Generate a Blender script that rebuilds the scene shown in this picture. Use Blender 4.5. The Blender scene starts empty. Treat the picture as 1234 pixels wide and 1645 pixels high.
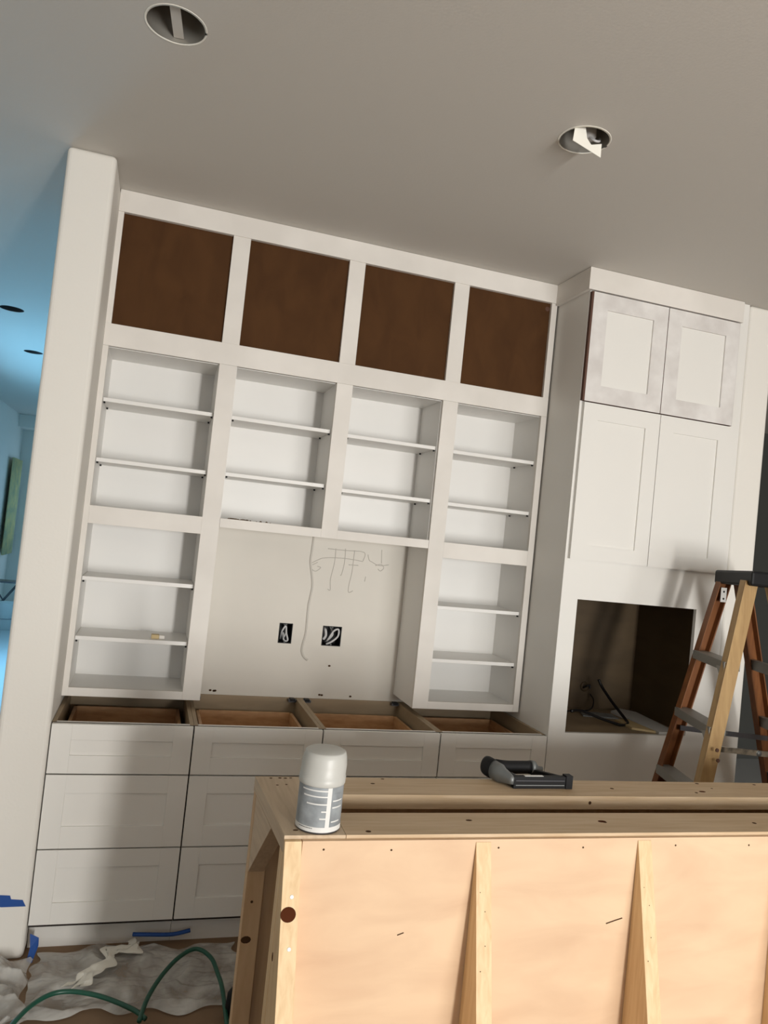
import bpy, bmesh, math, random
from mathutils import Vector, Matrix, Euler, noise
random.seed(7)
S = bpy.context.scene
COL = S.collection

# ------------------------------------------------------------------ camera
cam_d = bpy.data.cameras.new('camera'); cam = bpy.data.objects.new('camera', cam_d); COL.objects.link(cam)
FWD = Vector((0.28776363, 0.95705944, 0.03506172)); RGT = Vector((0.9514586, -0.28986952, 0.10345139)); UPV = Vector((-0.10917246, -0.00359022, 0.99401634))
mm = Matrix((RGT, UPV, -FWD)).transposed().to_4x4(); mm.translation = Vector((0.3054, -3.6951, 1.7018)); cam.matrix_world = mm
cam_d.sensor_fit = 'VERTICAL'; cam_d.sensor_height = 36.0; cam_d.lens = 36.0 * 1211.1 / 1645.0
cam_d.clip_start = 0.05
S.camera = cam
# ------------------------------------------------------------------ world, exposure, lights
S.view_settings.view_transform = 'Standard'; S.view_settings.look = 'None'; S.view_settings.gamma = 1.0
S.view_settings.use_curve_mapping = False; S.view_settings.exposure = 0.0
w = bpy.data.worlds.new('world'); S.world = w; w.use_nodes = True
w.node_tree.nodes['Background'].inputs[0].default_value = (0.55, 0.78, 1.0, 1); w.node_tree.nodes['Background'].inputs[1].default_value = 1.0

def area(name, loc, aim, sx, sy, power, col):
    d = bpy.data.lights.new(name, 'AREA'); d.shape = 'RECTANGLE'; d.size = sx; d.size_y = sy; d.energy = power; d.color = col
    o = bpy.data.objects.new(name, d); COL.objects.link(o); o.location = loc
    o.rotation_euler = (Vector(aim) - Vector(loc)).to_track_quat('-Z', 'Y').to_euler()
    return o
# daylight through the wide glazed opening behind the camera, right of it
area('patio_daylight', (3.1, -7.25, 1.2), (2.0, 0.0, 1.3), 2.6, 2.0, 138, (1.0, 0.972, 0.925))
# narrow key light added to sharpen the island shadow on the drawers
area('narrow_key_light', (1.97, -7.20, 1.25), (1.3, 0.0, 1.4), 0.36, 1.6, 170, (1.0, 0.972, 0.925))
# daylight through the second window of the rear wall
area('rear_window_daylight', (-0.55, -7.25, 1.6), (0.2, 0.0, 1.6), 1.1, 1.2, 10, (0.9, 0.96, 1.0))
# cool daylight in the far hall
area('hall_side_daylight', (-2.03, 4.0, 1.35), (0.2, 4.1, 0.6), 2.7, 2.2, 150, (0.20, 0.62, 1.0))
area('hall_end_daylight', (-0.6, 9.98, 1.55), (-0.9, 5.0, 0.7), 1.9, 2.0, 5, (0.30, 0.68, 1.0))

# ------------------------------------------------------------------ materials
M = {}
def mat(name, col, rough=0.6, metal=0.0, spec=0.5, bump=0.0, bscale=60.0, var=0.0, vscale=3.0, col2=None, alpha=1.0, trans=0.0):
    m = bpy.data.materials.new(name); m.use_nodes = True; nt = m.node_tree; b = nt.nodes['Principled BSDF']
    b.inputs['Base Color'].default_value = (*col, 1); b.inputs['Roughness'].default_value = rough; b.inputs['Metallic'].default_value = metal
    b.inputs['Specular IOR Level'].default_value = spec; b.inputs['Alpha'].default_value = alpha
    if trans: b.inputs['Transmission Weight'].default_value = trans
    if var > 0 or col2:
        tc = nt.nodes.new('ShaderNodeTexCoord'); n = nt.nodes.new('ShaderNodeTexNoise'); n.inputs['Scale'].default_value = vscale; n.inputs['Detail'].default_value = 4
        nt.links.new(tc.outputs['Object'], n.inputs['Vector'])
        r = nt.nodes.new('ShaderNodeMapRange'); r.inputs[1].default_value = 0.35; r.inputs[2].default_value = 0.65
        nt.links.new(n.outputs[0], r.inputs[0])
        mx = nt.nodes.new('ShaderNodeMix'); mx.data_type = 'RGBA'
        mx.inputs[6].default_value = (*col, 1); c2 = col2 or tuple(c * (1 - var) for c in col); mx.inputs[7].default_value = (*c2, 1)
        nt.links.new(r.outputs[0], mx.inputs[0]); nt.links.new(mx.outputs[2], b.inputs['Base Color'])
    if bump > 0:
        tc = nt.nodes.new('ShaderNodeTexCoord'); n = nt.nodes.new('ShaderNodeTexNoise'); n.inputs['Scale'].default_value = bscale
        nt.links.new(tc.outputs['Object'], n.inputs['Vector'])
        bp = nt.nodes.new('ShaderNodeBump'); bp.inputs['Strength'].default_value = bump; bp.inputs['Distance'].default_value = 0.01
        nt.links.new(n.outputs[0], bp.inputs['Height']); nt.links.new(bp.outputs[0], b.inputs['Normal'])
    M[name] = m; return m
def wood(name, col, col2, stretch=(1, 1, 1), scale=8.0, rough=0.6, contrast=(0.35, 0.7)):
    m = mat(name, col, rough); nt = m.node_tree; b = nt.nodes['Principled BSDF']
    tc = nt.nodes.new('ShaderNodeTexCoord'); mp = nt.nodes.new('ShaderNodeMapping'); mp.inputs['Scale'].default_value = stretch
    n = nt.nodes.new('ShaderNodeTexNoise'); n.inputs['Scale'].default_value = scale; n.inputs['Detail'].default_value = 6; n.inputs['Distortion'].default_value = 0.6
    nt.links.new(tc.outputs['Object'], mp.inputs[0]); nt.links.new(mp.outputs[0], n.inputs['Vector'])
    r = nt.nodes.new('ShaderNodeMapRange'); r.inputs[1].default_value = contrast[0]; r.inputs[2].default_value = contrast[1]
    nt.links.new(n.outputs[0], r.inputs[0])
    mx = nt.nodes.new('ShaderNodeMix'); mx.data_type = 'RGBA'; mx.inputs[6].default_value = (*col, 1); mx.inputs[7].default_value = (*col2, 1)
    nt.links.new(r.outputs[0], mx.inputs[0]); nt.links.new(mx.outputs[2], b.inputs['Base Color'])
    bp = nt.nodes.new('ShaderNodeBump'); bp.inputs['Strength'].default_value = 0.12; bp.inputs['Distance'].default_value = 0.004
    nt.links.new(n.outputs[0], bp.inputs['Height']); nt.links.new(bp.outputs[0], b.inputs['Normal'])
    return m
mat('ceiling_paint', (0.60, 0.575, 0.53), 0.85, bump=0.05, bscale=120)
mat('wall_paint', (0.80, 0.775, 0.72), 0.7, bump=0.04, bscale=90)
mat('drywall', (0.74, 0.705, 0.64), 0.85, var=0.06, vscale=2.2)
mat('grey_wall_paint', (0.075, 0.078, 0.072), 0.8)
mat('low_bounce_tan', (0.30, 0.27, 0.23), 0.85)  # dark tan on the unseen rear and right walls to cut bounce light
mat('cabinet_white', (0.80, 0.785, 0.745), 0.45, bump=0.01, bscale=200)
mat('primed_white', (0.80, 0.765, 0.715), 0.6, col2=(0.725, 0.69, 0.64), vscale=3.8)
mat('patched_white', (0.78, 0.76, 0.735), 0.6, col2=(0.64, 0.61, 0.585), vscale=8.0)
mat('shelf_interior', (0.80, 0.785, 0.755), 0.4)
mat('dark_gap', (0.03, 0.022, 0.018), 0.9)
mat('brown_edge', (0.10, 0.045, 0.028), 0.7)
wood('hardboard', (0.085, 0.038, 0.014), (0.066, 0.029, 0.011), (2, 1, 1), 5.0, 0.85)
M['hardboard'].node_tree.nodes['Principled BSDF'].inputs['Specular IOR Level'].default_value = 0.15
wood('carcass_ply', (0.36, 0.27, 0.17), (0.28, 0.21, 0.13), (1, 1, 4), 4.0, 0.6)
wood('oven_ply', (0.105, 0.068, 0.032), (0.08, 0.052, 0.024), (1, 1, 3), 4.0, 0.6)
wood('drawer_wood', (0.54, 0.32, 0.16), (0.42, 0.23, 0.105), (3, 3, 14), 5.0, 0.45)
wood('pine_x', (0.62, 0.47, 0.31), (0.52, 0.37, 0.22), (0.9, 12, 12), 6.0, 0.6)
wood('pine_z', (0.78, 0.58, 0.34), (0.66, 0.45, 0.24), (12, 12, 0.9), 6.0, 0.6)
wood('pine_y', (0.58, 0.45, 0.31), (0.48, 0.36, 0.24), (12, 0.9, 12), 6.0, 0.6)
wood('birch_ply', (0.74, 0.53, 0.345), (0.62, 0.41, 0.26), (0.9, 1, 2.8), 4.2, 0.6, (0.35, 0.8))
wood('rib_ply', (0.66, 0.46, 0.27), (0.55, 0.36, 0.20), (8, 1, 1), 4.0, 0.65)
mat('knot', (0.075, 0.022, 0.009), 0.9, spec=0.05)
mat('nail_hole', (0.08, 0.042, 0.022), 0.9, spec=0.05)
mat('screw_head', (0.6, 0.6, 0.58), 0.45, 0.3)
mat('black_plastic', (0.008, 0.008, 0.009), 0.55, spec=0.25)
mat('grey_metal', (0.20, 0.21, 0.21), 0.45, 0.5)
mat('label_grey', (0.33, 0.36, 0.38), 0.45, var=0.35, vscale=28)
mat('label_white', (0.72, 0.72, 0.70), 0.45)
mat('cap_plastic', (0.52, 0.52, 0.49), 0.4)
mat('tin_rim', (0.10, 0.10, 0.11), 0.35, 0.6)
mat('paper_white', (0.86, 0.84, 0.76), 0.8)
mat('can_steel', (0.42, 0.40, 0.36), 0.35, 0.6)
mat('hall_can', (0.05, 0.055, 0.06), 0.8)
wood('fibreglass_rail', (0.21, 0.075, 0.018), (0.14, 0.045, 0.012), (8, 8, 0.8), 6.0, 0.5)
wood('rail_worn', (0.44, 0.29, 0.13), (0.34, 0.21, 0.09), (8, 8, 0.8), 6.0, 0.5)
mat('rung_metal', (0.27, 0.26, 0.235), 0.5, 0.1)
mat('bare_metal', (0.62, 0.60, 0.52), 0.28, 0.9, var=0.7, vscale=30)
mat('hose_green', (0.012, 0.085, 0.055), 0.35)
mat('tape_blue', (0.010, 0.07, 0.30), 0.6)
mat('pencil', (0.50, 0.47, 0.43), 0.9)
mat('caulk', (0.58, 0.55, 0.50), 0.8)
mat('wire_white', (0.6, 0.6, 0.6), 0.5)
mat('cable_black', (0.008, 0.008, 0.009), 0.4)
mat('brown_paper', (0.26, 0.165, 0.095), 0.85, var=0.25, vscale=2.0)
mat('tan_block', (0.62, 0.48, 0.26), 0.7)
mat('shaving', (0.16, 0.12, 0.08), 0.9)
mat('hall_floor', (0.50, 0.52, 0.53), 0.35)
mat('light_strip_tint', (0.86, 0.72, 0.34), 0.8, col2=(0.55, 0.55, 0.34), vscale=5)
# crumpled plastic sheet: thin translucent film
m = bpy.data.materials.new('plastic_film'); m.use_nodes = True; nt = m.node_tree; b = nt.nodes['Principled BSDF']; out = nt.nodes['Material Output']
b.inputs['Base Color'].default_value = (0.74, 0.74, 0.71, 1); b.inputs['Roughness'].default_value = 0.22
tr = nt.nodes.new('ShaderNodeBsdfTransparent'); mx = nt.nodes.new('ShaderNodeMixShader')
tc = nt.nodes.new('ShaderNodeTexCoord'); nz = nt.nodes.new('ShaderNodeTexNoise'); nz.inputs['Scale'].default_value = 3.6; nz.inputs['Detail'].default_value = 5; nz.inputs['Distortion'].default_value = 1.5
mr = nt.nodes.new('ShaderNodeMapRange'); mr.inputs[1].default_value = 0.32; mr.inputs[2].default_value = 0.66; mr.inputs[3].default_value = 0.22; mr.inputs[4].default_value = 0.85
nt.links.new(tc.outputs['Object'], nz.inputs['Vector']); nt.links.new(nz.outputs[0], mr.inputs[0]); nt.links.new(mr.outputs[0], mx.inputs[0])
nt.links.new(tr.outputs[0], mx.inputs[1]); nt.links.new(b.outputs[0], mx.inputs[2]); nt.links.new(mx.outputs[0], out.inputs[0]); M['plastic_film'] = m
# window glass
m = bpy.data.materials.new('window_glass'); m.use_nodes = True; nt = m.node_tree; nt.nodes.remove(nt.nodes['Principled BSDF']); out = nt.nodes['Material Output']
tr = nt.nodes.new('ShaderNodeBsdfTransparent'); gl = nt.nodes.new('ShaderNodeBsdfGlossy'); gl.inputs['Roughness'].default_value = 0.03
mx = nt.nodes.new('ShaderNodeMixShader'); mx.inputs[0].default_value = 0.08
nt.links.new(tr.outputs[0], mx.inputs[1]); nt.links.new(gl.outputs[0], mx.inputs[2]); nt.links.new(mx.outputs[0], out.inputs[0]); M['window_glass'] = m

# ------------------------------------------------------------------ mesh builder
def tag(o, label=None, cat=None, group=None, kind=None):
    if label: o['label'] = label
    if cat: o['category'] = cat
    if group: o['group'] = group
    if kind: o['kind'] = kind
    return o
def thing(name, loc, label, cat, group=None, rz=0.0):
    o = bpy.data.objects.new(name, None); COL.objects.link(o); o.location = loc; o.rotation_euler = (0, 0, rz); o.empty_display_size = 0.05
    return tag(o, label, cat, group)
class MB:
    """collects shapes given in the frame of the thing (or the world for a thing of one mesh)"""
    def __init__(s): s.bm = bmesh.new(); s.mats = []; s.off = Vector((0, 0, 0))
    def mi(s, m):
        if m not in s.mats: s.mats.append(m)
        return s.mats.index(m)
    def faces(s, vs, fs, m, smooth=False):
        k = s.mi(m); bv = [s.bm.verts.new(v) for v in vs]
        for f in fs:
            try:
                q = s.bm.faces.new([bv[i] for i in f]); q.material_index = k; q.smooth = smooth
            except ValueError: pass
        return bv
    def box(s, x0, x1, y0, y1, z0, z1, m):
        vs = [(x, y, z) for x in (x0, x1) for y in (y0, y1) for z in (z0, z1)]
        s.faces(vs, [(0, 1, 3, 2), (4, 6, 7, 5), (0, 4, 5, 1), (2, 3, 7, 6), (0, 2, 6, 4), (1, 5, 7, 3)], m)
    def prism(s, loop, d, m, smooth=False):
        n = len(loop); d = Vector(d); vs = [Vector(p) for p in loop] + [Vector(p) + d for p in loop]
        s.faces(vs, [tuple(range(n))[::-1], tuple(range(n, 2 * n))] + [(i, (i + 1) % n, n + (i + 1) % n, n + i) for i in range(n)], m, smooth)
    def bar(s, a, b, wv, hv, m):
        a, b, wv, hv = Vector(a), Vector(b), Vector(wv) / 2, Vector(hv) / 2
        s.prism([a - wv - hv, a + wv - hv, a + wv + hv, a - wv + hv], b - a, m)
    def rings(s, rings, m, cap=True, smooth=True):
        n = len(rings[0]); vs = [p for r in rings for p in r]; fs = []
        for i in range(len(rings) - 1):
            for j in range(n): fs.append((i * n + j, i * n + (j + 1) % n, (i + 1) * n + (j + 1) % n, (i + 1) * n + j))
        if cap: fs += [tuple(range(n))[::-1], tuple(range((len(rings) - 1) * n, len(rings) * n))]
        s.faces(vs, fs, m, smooth)
    def lathe(s, c, prof, m, n=32, ax=(0, 0, 1), a0=0.0, a1=None, cap=True, smooth=True):
        c = Vector(c); ax = Vector(ax).normalized(); u = ax.orthogonal().normalized() if abs(ax.z) < 0.999 else Vector((1, 0, 0)); v = ax.cross(u)
        if a1 is None:
            s.rings([[c + ax * h + (u * math.cos(2 * math.pi * j / n) + v * math.sin(2 * math.pi * j / n)) * r for j in range(n)] for r, h in prof], m, cap, smooth)
        else:
            vs = []; k = len(prof)
            for j in range(n + 1):
                t = a0 + (a1 - a0) * j / n
                vs += [c + ax * h + (u * math.cos(t) + v * math.sin(t)) * r for r, h in prof]
            s.faces(vs, [(j * k + i, (j + 1) * k + i, (j + 1) * k + i + 1, j * k + i + 1) for j in range(n) for i in range(k - 1)], m, smooth)
    def cyl(s, a, b, r, m, n=20, r2=None):
        a, b = Vector(a), Vector(b); s.lathe(a, [(r, 0), (r if r2 is None else r2, (b - a).length)], m, n, b - a, smooth=True)
    def tube(s, pts, r, m, n=10, sub=6):
        P = [Vector(p) for p in pts]; Q = []
        for i in range(len(P) - 1):
            p0, p1, p2, p3 = P[max(i - 1, 0)], P[i], P[i + 1], P[min(i + 2, len(P) - 1)]
            for k in range(sub):
                t = k / sub; Q.append(0.5 * ((2 * p1) + (p2 - p0) * t + (2 * p0 - 5 * p1 + 4 * p2 - p3) * t * t + (3 * p1 - p0 - 3 * p2 + p3) * t ** 3))
        Q.append(P[-1]); rs = []; u = None
        for i, q in enumerate(Q):
            d = (Q[min(i + 1, len(Q) - 1)] - Q[max(i - 1, 0)]).normalized()
            u = (u - d * u.dot(d)).normalized() if u is not None else d.orthogonal().normalized()
            v = d.cross(u); rs.append([q + (u * math.cos(2 * math.pi * j / n) + v * math.sin(2 * math.pi * j / n)) * r for j in range(n)])
        s.rings(rs, m)
    def disc(s, c, nrm, r, m, n=12, sx=1.0, t=0.0006):
        c = Vector(c); nrm = Vector(nrm).normalized(); u = Vector((1, 0, 0)) if abs(nrm.x) < 0.9 else Vector((0, 1, 0)); v = nrm.cross(u)
        s.rings([[c + nrm * h + (u * math.cos(2 * math.pi * j / n) * sx + v * math.sin(2 * math.pi * j / n)) * r for j in range(n)] for h in (-0.001, t)], m, smooth=False)
    def build(s, name, parent=None, bevel=0.0, world=True, root=None):
        bmesh.ops.recalc_face_normals(s.bm, faces=s.bm.faces)
        me = bpy.data.meshes.new(name)
        o = bpy.data.objects.new(name, me); COL.objects.link(o)
        if parent is None:
            xs = [v.co for v in s.bm.verts]; lo = Vector([min(v[i] for v in xs) for i in range(3)]); hi = Vector([max(v[i] for v in xs) for i in range(3)])
            org = Vector(((lo.x + hi.x) / 2, (lo.y + hi.y) / 2, lo.z)); s.bm.transform(Matrix.Translation(-org)); o.location = org
        else:
            o.parent = parent
            if world:
                r = parent
                while r.parent: r = r.parent
                s.bm.transform(Matrix.Translation(-r.location))
        s.bm.to_mesh(me); s.bm.free()
        for m_ in s.mats: me.materials.append(M[m_])
        if bevel:
            bv = o.modifiers.new('bevel', 'BEVEL'); bv.width = bevel; bv.segments = 2; bv.limit_method = 'ANGLE'; bv.angle_limit = math.radians(40)
        return o
def struct(o): o['kind'] = 'structure'; return o
def copy_tree(o, parent=None):
    c = o.copy(); COL.objects.link(c); c.parent = parent
    for ch in list(o.children): copy_tree(ch, c)
    return c

# ------------------------------------------------------------------ shell of the room
CE = 3.068
CANS = [(0.2105, -1.515), (1.508, -1.525), (-0.842, 2.27), (-0.925, 3.85), (-0.97, 5.28)]
def ceiling():
    bm = bmesh.new(); es = []
    def ring(pts):
        vs = [bm.verts.new(p) for p in pts]
        for i in range(len(vs)): es.append(bm.edges.new((vs[i], vs[(i + 1) % len(vs)])))
    ring([(-2.04, -7.24, CE), (6.6, -7.24, CE), (6.6, 10.1, CE), (-2.04, 10.1, CE)])
    for k, (x, y) in enumerate(CANS):
        rr = random.Random(k)
        ring([(x + (0.0815 + rr.uniform(-0.0012, 0.0012)) * math.cos(a * math.pi / 20), y + (0.0815 + rr.uniform(-0.0012, 0.0012)) * math.sin(a * math.pi / 20), CE) for a in range(40)])
    bmesh.ops.triangle_fill(bm, use_beauty=True, use_dissolve=False, edges=es)
    # drop faces inside the holes
    for f in list(bm.faces):
        c = f.calc_center_median()
        if any((c.x - x) ** 2 + (c.y - y) ** 2 < 0.079 ** 2 for x, y in CANS): bm.faces.remove(f)
    r = bmesh.ops.extrude_face_region(bm, geom=list(bm.faces))
    bmesh.ops.translate(bm, vec=(0, 0, 0.016), verts=[v for v in r['geom'] if isinstance(v, bmesh.types.BMVert)])
    bmesh.ops.recalc_face_normals(bm, faces=bm.faces)
    me = bpy.data.meshes.new('ceiling'); bm.to_mesh(me); bm.free(); me.materials.append(M['ceiling_paint'])
    o = bpy.data.objects.new('ceiling', me); COL.objects.link(o); return struct(o)
ceiling()
b = MB(); b.box(-2.04, 6.6, -7.24, 10.1, 3.40, 3.46, 'ceiling_paint'); struct(b.build('ceiling_blocker'))  # unseen slab added above the ceiling holes to block light
b = MB(); b.box(-2.04, 6.6, -7.24, 0.45, -0.05, 0.0, 'brown_paper'); struct(b.build('floor'))
b = MB(); b.box(-2.04, 6.6, 0.45, 10.1, -0.05, 0.0, 'hall_floor'); struct(b.build('floor_hall'))
b = MB()
for y0, y1, z0, z1 in [(-7.24, 2.6, 0, CE), (2.6, 5.4, 0, 0.2), (2.6, 5.4, 2.5, CE), (5.4, 10.1, 0, CE)]: b.box(-2.04, -1.92, y0, y1, z0, z1, 'wall_paint')
struct(b.build('wall_left'))
b = MB(); b.box(6.5, 6.6, -7.24, 10.1, 0, CE, 'low_bounce_tan'); struct(b.build('wall_right'))
# rear wall with two openings (behind the camera)
b = MB()
for x0, x1, z0, z1 in [(-1.92, -1.1, 0, CE), (-1.1, 0.0, 0, 1.0), (-1.1, 0.0, 2.2, CE), (0.0, 1.75, 0, CE), (1.75, 4.45, 0, 0.12), (1.75, 4.45, 2.4, CE), (4.45, 6.5, 0, CE)]:
    b.box(x0, x1, -7.12, -7.0, z0, z1, 'low_bounce_tan')
struct(b.build('wall_rear'))
# wall the cabinets stand against, with two holes for the boxes
b = MB()
hx = [(0.943, 1.010), (1.162, 1.260)]; hz = (1.139, 1.238)
for x0, x1, z0, z1 in [(-0.154, hx[0][0], 0, CE), (hx[0][0], hx[0][1], 0, hz[0]), (hx[0][0], hx[0][1], hz[1], CE), (hx[0][1], hx[1][0], 0, CE), (hx[1][0], hx[1][1], 0, hz[0]), (hx[1][0], hx[1][1], hz[1], CE), (hx[1][1], 3.215, 0, CE)]:
    b.box(x0, x1, 0.0, 0.12, z0, z1, 'drywall')
struct(b.build('wall_back'))
b = MB(); b.box(-0.166, 0.013, -0.606, -0.0005, 0, CE, 'wall_paint'); struct(b.build('wall_end_left', bevel=0.018)).modifiers['bevel'].segments = 4
b = MB(); b.box(3.052, 3.215, -0.590, -0.0005, 0, CE, 'wall_paint'); struct(b.build('wall_end_right', bevel=0.018)).modifiers['bevel'].segments = 4
# room behind the wall end on the right: grey wall
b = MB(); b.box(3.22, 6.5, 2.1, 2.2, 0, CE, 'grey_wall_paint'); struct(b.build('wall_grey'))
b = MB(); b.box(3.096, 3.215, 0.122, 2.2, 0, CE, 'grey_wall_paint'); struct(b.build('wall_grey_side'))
# hall
b = MB()
for x0, x1, z0, z1 in [(-1.92, -1.69, 0, CE), (-1.69, 0.5, 0, 0.48), (-1.69, 0.5, 2.6, CE), (0.5, 3.0, 0, CE)]: b.box(x0, x1, 9.88, 9.98, z0, z1, 'wall_paint')
struct(b.build('wall_hall_end'))
b = MB()
for y0, y1, z0, z1 in [(0.12, 9.88, 0, CE)]: b.box(2.9, 3.0, y0, y1, z0, z1, 'wall_paint')
struct(b.build('wall_hall_right'))
b = MB(); b.box(-1.92, -1.52, 9.4, 9.88, 2.87, CE, 'wall_paint'); struct(b.build('trim_1'))
win = MB()
for x0, x1, z0, z1 in [(-1.69, -1.64, 0.48, 2.6), (0.45, 0.5, 0.48, 2.6), (-1.64, 0.45, 0.48, 0.53), (-1.64, 0.45, 2.55, 2.6), (-1.64, 0.45, 1.75, 1.80), (-0.62, -0.57, 0.53, 2.55)]:
    win.box(x0, x1, 9.90, 9.94, z0, z1, 'wall_paint')
wo = struct(win.build('window_1'))
g = MB(); g.box(-1.64, 0.45, 9.917, 9.923, 0.53, 2.55, 'window_glass'); g.build('pane', wo)

# ------------------------------------------------------------------ hutch: upper cabinet and three shelf cabinets
HY = -0.299; FT = 0.019
up = thing('wall_cabinet', (1.067, -0.15, 2.396), 'wide doorless wall cabinet with four brown panelled openings under the ceiling', 'cabinet')
b = MB()
b.box(0.0135, 2.127, HY + 0.0005, HY + FT, 2.396, 2.491, 'primed_white')
for x0, x1 in [(0.0135, 0.037), (0.501, 0.5777), (1.0373, 1.1137), (1.5661, 1.644), (2.096, 2.127)]: b.box(x0, x1, HY + 0.001, HY + FT, 2.491, 2.985, 'primed_white')
b.build('face_frame', up, bevel=0.0008)
b = MB(); b.box(0.0135, 2.1335, HY - 0.004, HY + FT - 0.001, 2.973, CE - 0.001, 'primed_white'); b.build('crown_rail', up, bevel=0.001)
for x0, x1 in [(0.037, 0.501), (0.5777, 1.0373), (1.1137, 1.5661), (1.644, 2.096)]:
    b = MB(); b.box(x0 - 0.012, x1 + 0.012, HY + FT + 0.0003, HY + FT + 0.006, 2.480, 2.985, 'hardboard')
    if x1 > 2: b.disc((2.082, HY + FT, 2.945), (0, -1, 0), 0.012, 'brown_edge', t=0.0004)
    b.build('brown_panel', up)
b = MB()
for z0, z1 in [(2.398, 2.416), (3.03, 3.048)]: b.box(0.014, 2.126, HY + FT + 0.007, -0.001, z0, z1, 'shelf_interior')
for x0 in [0.014, 0.53, 1.066, 1.597, 2.108]: b.box(x0, x0 + 0.018, HY + FT + 0.007, -0.001, 2.416, 3.03, 'shelf_interior')
b.build('carcass', up)

def shelf(x0, x1, zt, parent, right=True):
    o = MB(); o.box(x0, x1, HY + 0.031, -0.011, zt - 0.017, zt, 'shelf_interior')
    o = o.build('shelf', parent, bevel=0.001)
    for x in (x0 + 0.006, x1 - 0.006):
        for y in (HY + 0.036, -0.065):
            p = MB(); p.box(x - 0.004, x + 0.004, y - 0.003, y + 0.003, zt - 0.025, zt - 0.0175, 'black_plastic'); p.build('shelf_pin', o)
def tower(tag_, x0, x1, sx0, sx1, ex0, ex1, zs, rails, ztop, zbot):
    """x0,x1 outer; sx0,sx1 the opening; zs shelf tops; rails = list of (z0,z1)"""
    f = MB(); 
    f.box(ex0, sx0, HY, HY + FT, zbot, ztop, 'primed_white'); f.box(sx1, ex1, HY, HY + FT, zbot, ztop, 'primed_white')
    for z0, z1 in rails: f.box(sx0, sx1, HY + 0.0004, HY + FT, z0, z1, 'primed_white')
    f.build('face_frame', tag_, bevel=0.0008)
    b = MB()
    iy = HY + FT + 0.0004
    b.box(x0, sx0, iy, -0.0008, zbot, ztop - 0.001, 'shelf_interior'); b.box(sx1, x1, iy, -0.0008, zbot, ztop - 0.001, 'shelf_interior')
    b.box(sx0, sx1, -0.010, -0.0008, zbot, ztop - 0.001, 'shelf_interior')
    b.box(sx0, sx1, iy, -0.010, ztop - 0.003, ztop - 0.0005, 'shelf_interior')
    for z0, z1 in rails: b.box(sx0, sx1, iy, -0.010, z1 - 0.018, z1 - 0.0005, 'shelf_interior')
    b.build('carcass', tag_)
    for z in zs: shelf(sx0 + 0.0008, sx1 - 0.0008, z, tag_)
zt = 2.3955
A = thing('shelf_cabinet', (0.29, -0.15, 0.9134), 'tall white open shelf cabinet beside the left wall end', 'cabinet')
tower(A, 0.0135, 0.5775, 0.037, 0.501, 0.0135, 0.5777, [2.179, 1.920, 1.413, 1.160], [(0.9134, 0.9487), (1.6388, 1.7147)], zt, 0.9134)
B = thing('shelf_cabinet', (1.07, -0.15, 1.6768), 'short white shelf cabinet, two bays wide, above the empty niche', 'cabinet')
f = MB(); f.box(1.0373, 1.1137, HY, HY + FT, 1.6768, zt, 'primed_white'); f.box(0.5785, 1.0373, HY + 0.0004, HY + FT, 1.6768, 1.717, 'primed_white'); f.box(1.1137, 1.5653, HY + 0.0004, HY + FT, 1.6768, 1.717, 'primed_white'); f.build('face_frame', B, bevel=0.0008)
b = MB(); iy = HY + FT + 0.0004
b.box(0.5785, 0.581, iy, -0.0008, 1.699, zt - 0.001, 'shelf_interior'); b.box(1.0373, 1.1137, iy, -0.0008, 1.699, zt - 0.001, 'shelf_interior'); b.box(1.5653 - 0.0025, 1.5653, iy, -0.0008, 1.699, zt - 0.001, 'shelf_interior')
for x0, x1 in [(0.581, 1.0373), (1.1137, 1.5628)]:
    b.box(x0, x1, -0.010, -0.0008, 1.699, zt - 0.001, 'shelf_interior'); b.box(x0, x1, iy, -0.010, zt - 0.003, zt - 0.0005, 'shelf_interior')
b.box(0.5785, 1.5653, iy, -0.0008, 1.6785, 1.6985, 'shelf_interior'); b.build('carcass', B)
for z in (2.179, 1.924): shelf(0.582, 1.0365, z, B)
for z in (2.172, 1.914): shelf(1.1145, 1.562, z, B)
D = thing('shelf_cabinet', (1.85, -0.15, 0.9134), 'tall white open shelf cabinet beside the tall oven cabinet', 'cabinet')
tower(D, 1.5662, 2.1265, 1.644, 2.096, 1.5661, 2.127, [2.168, 1.911, 1.405, 1.149], [(0.9134, 0.9487), (1.6388, 1.7147)], zt, 0.9134)

# small things on the shelves
b = MB(); b.box(0.345, 0.378, -0.235, -0.20, 1.1604, 1.178, 'tan_block'); b.box(0.378, 0.402, -0.23, -0.205, 1.1604, 1.176, 'primed_white')
tag(b.build('wood_offcut', bevel=0.002), 'small tan offcut block lying on the lowest shelf of the left cabinet', 'offcut')
b = MB(); rr = random.Random(3)
for i in range(46):
    x = 0.61 + abs(rr.gauss(0, 0.08)); x = min(x, 0.86); y = HY + 0.012 + rr.uniform(0, 0.012); s_ = rr.uniform(0.002, 0.0055)
    b.lathe((x, y, 1.7172), [(s_, 0), (s_ * 0.8, s_ * 0.7), (s_ * 0.2, s_ * 1.1)], 'shaving', 6, (0, 0, 1))
tag(b.build('wood_shavings'), 'dark crumbs of sawdust along the front edge of the niche cabinet floor', 'sawdust', kind='stuff')

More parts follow.
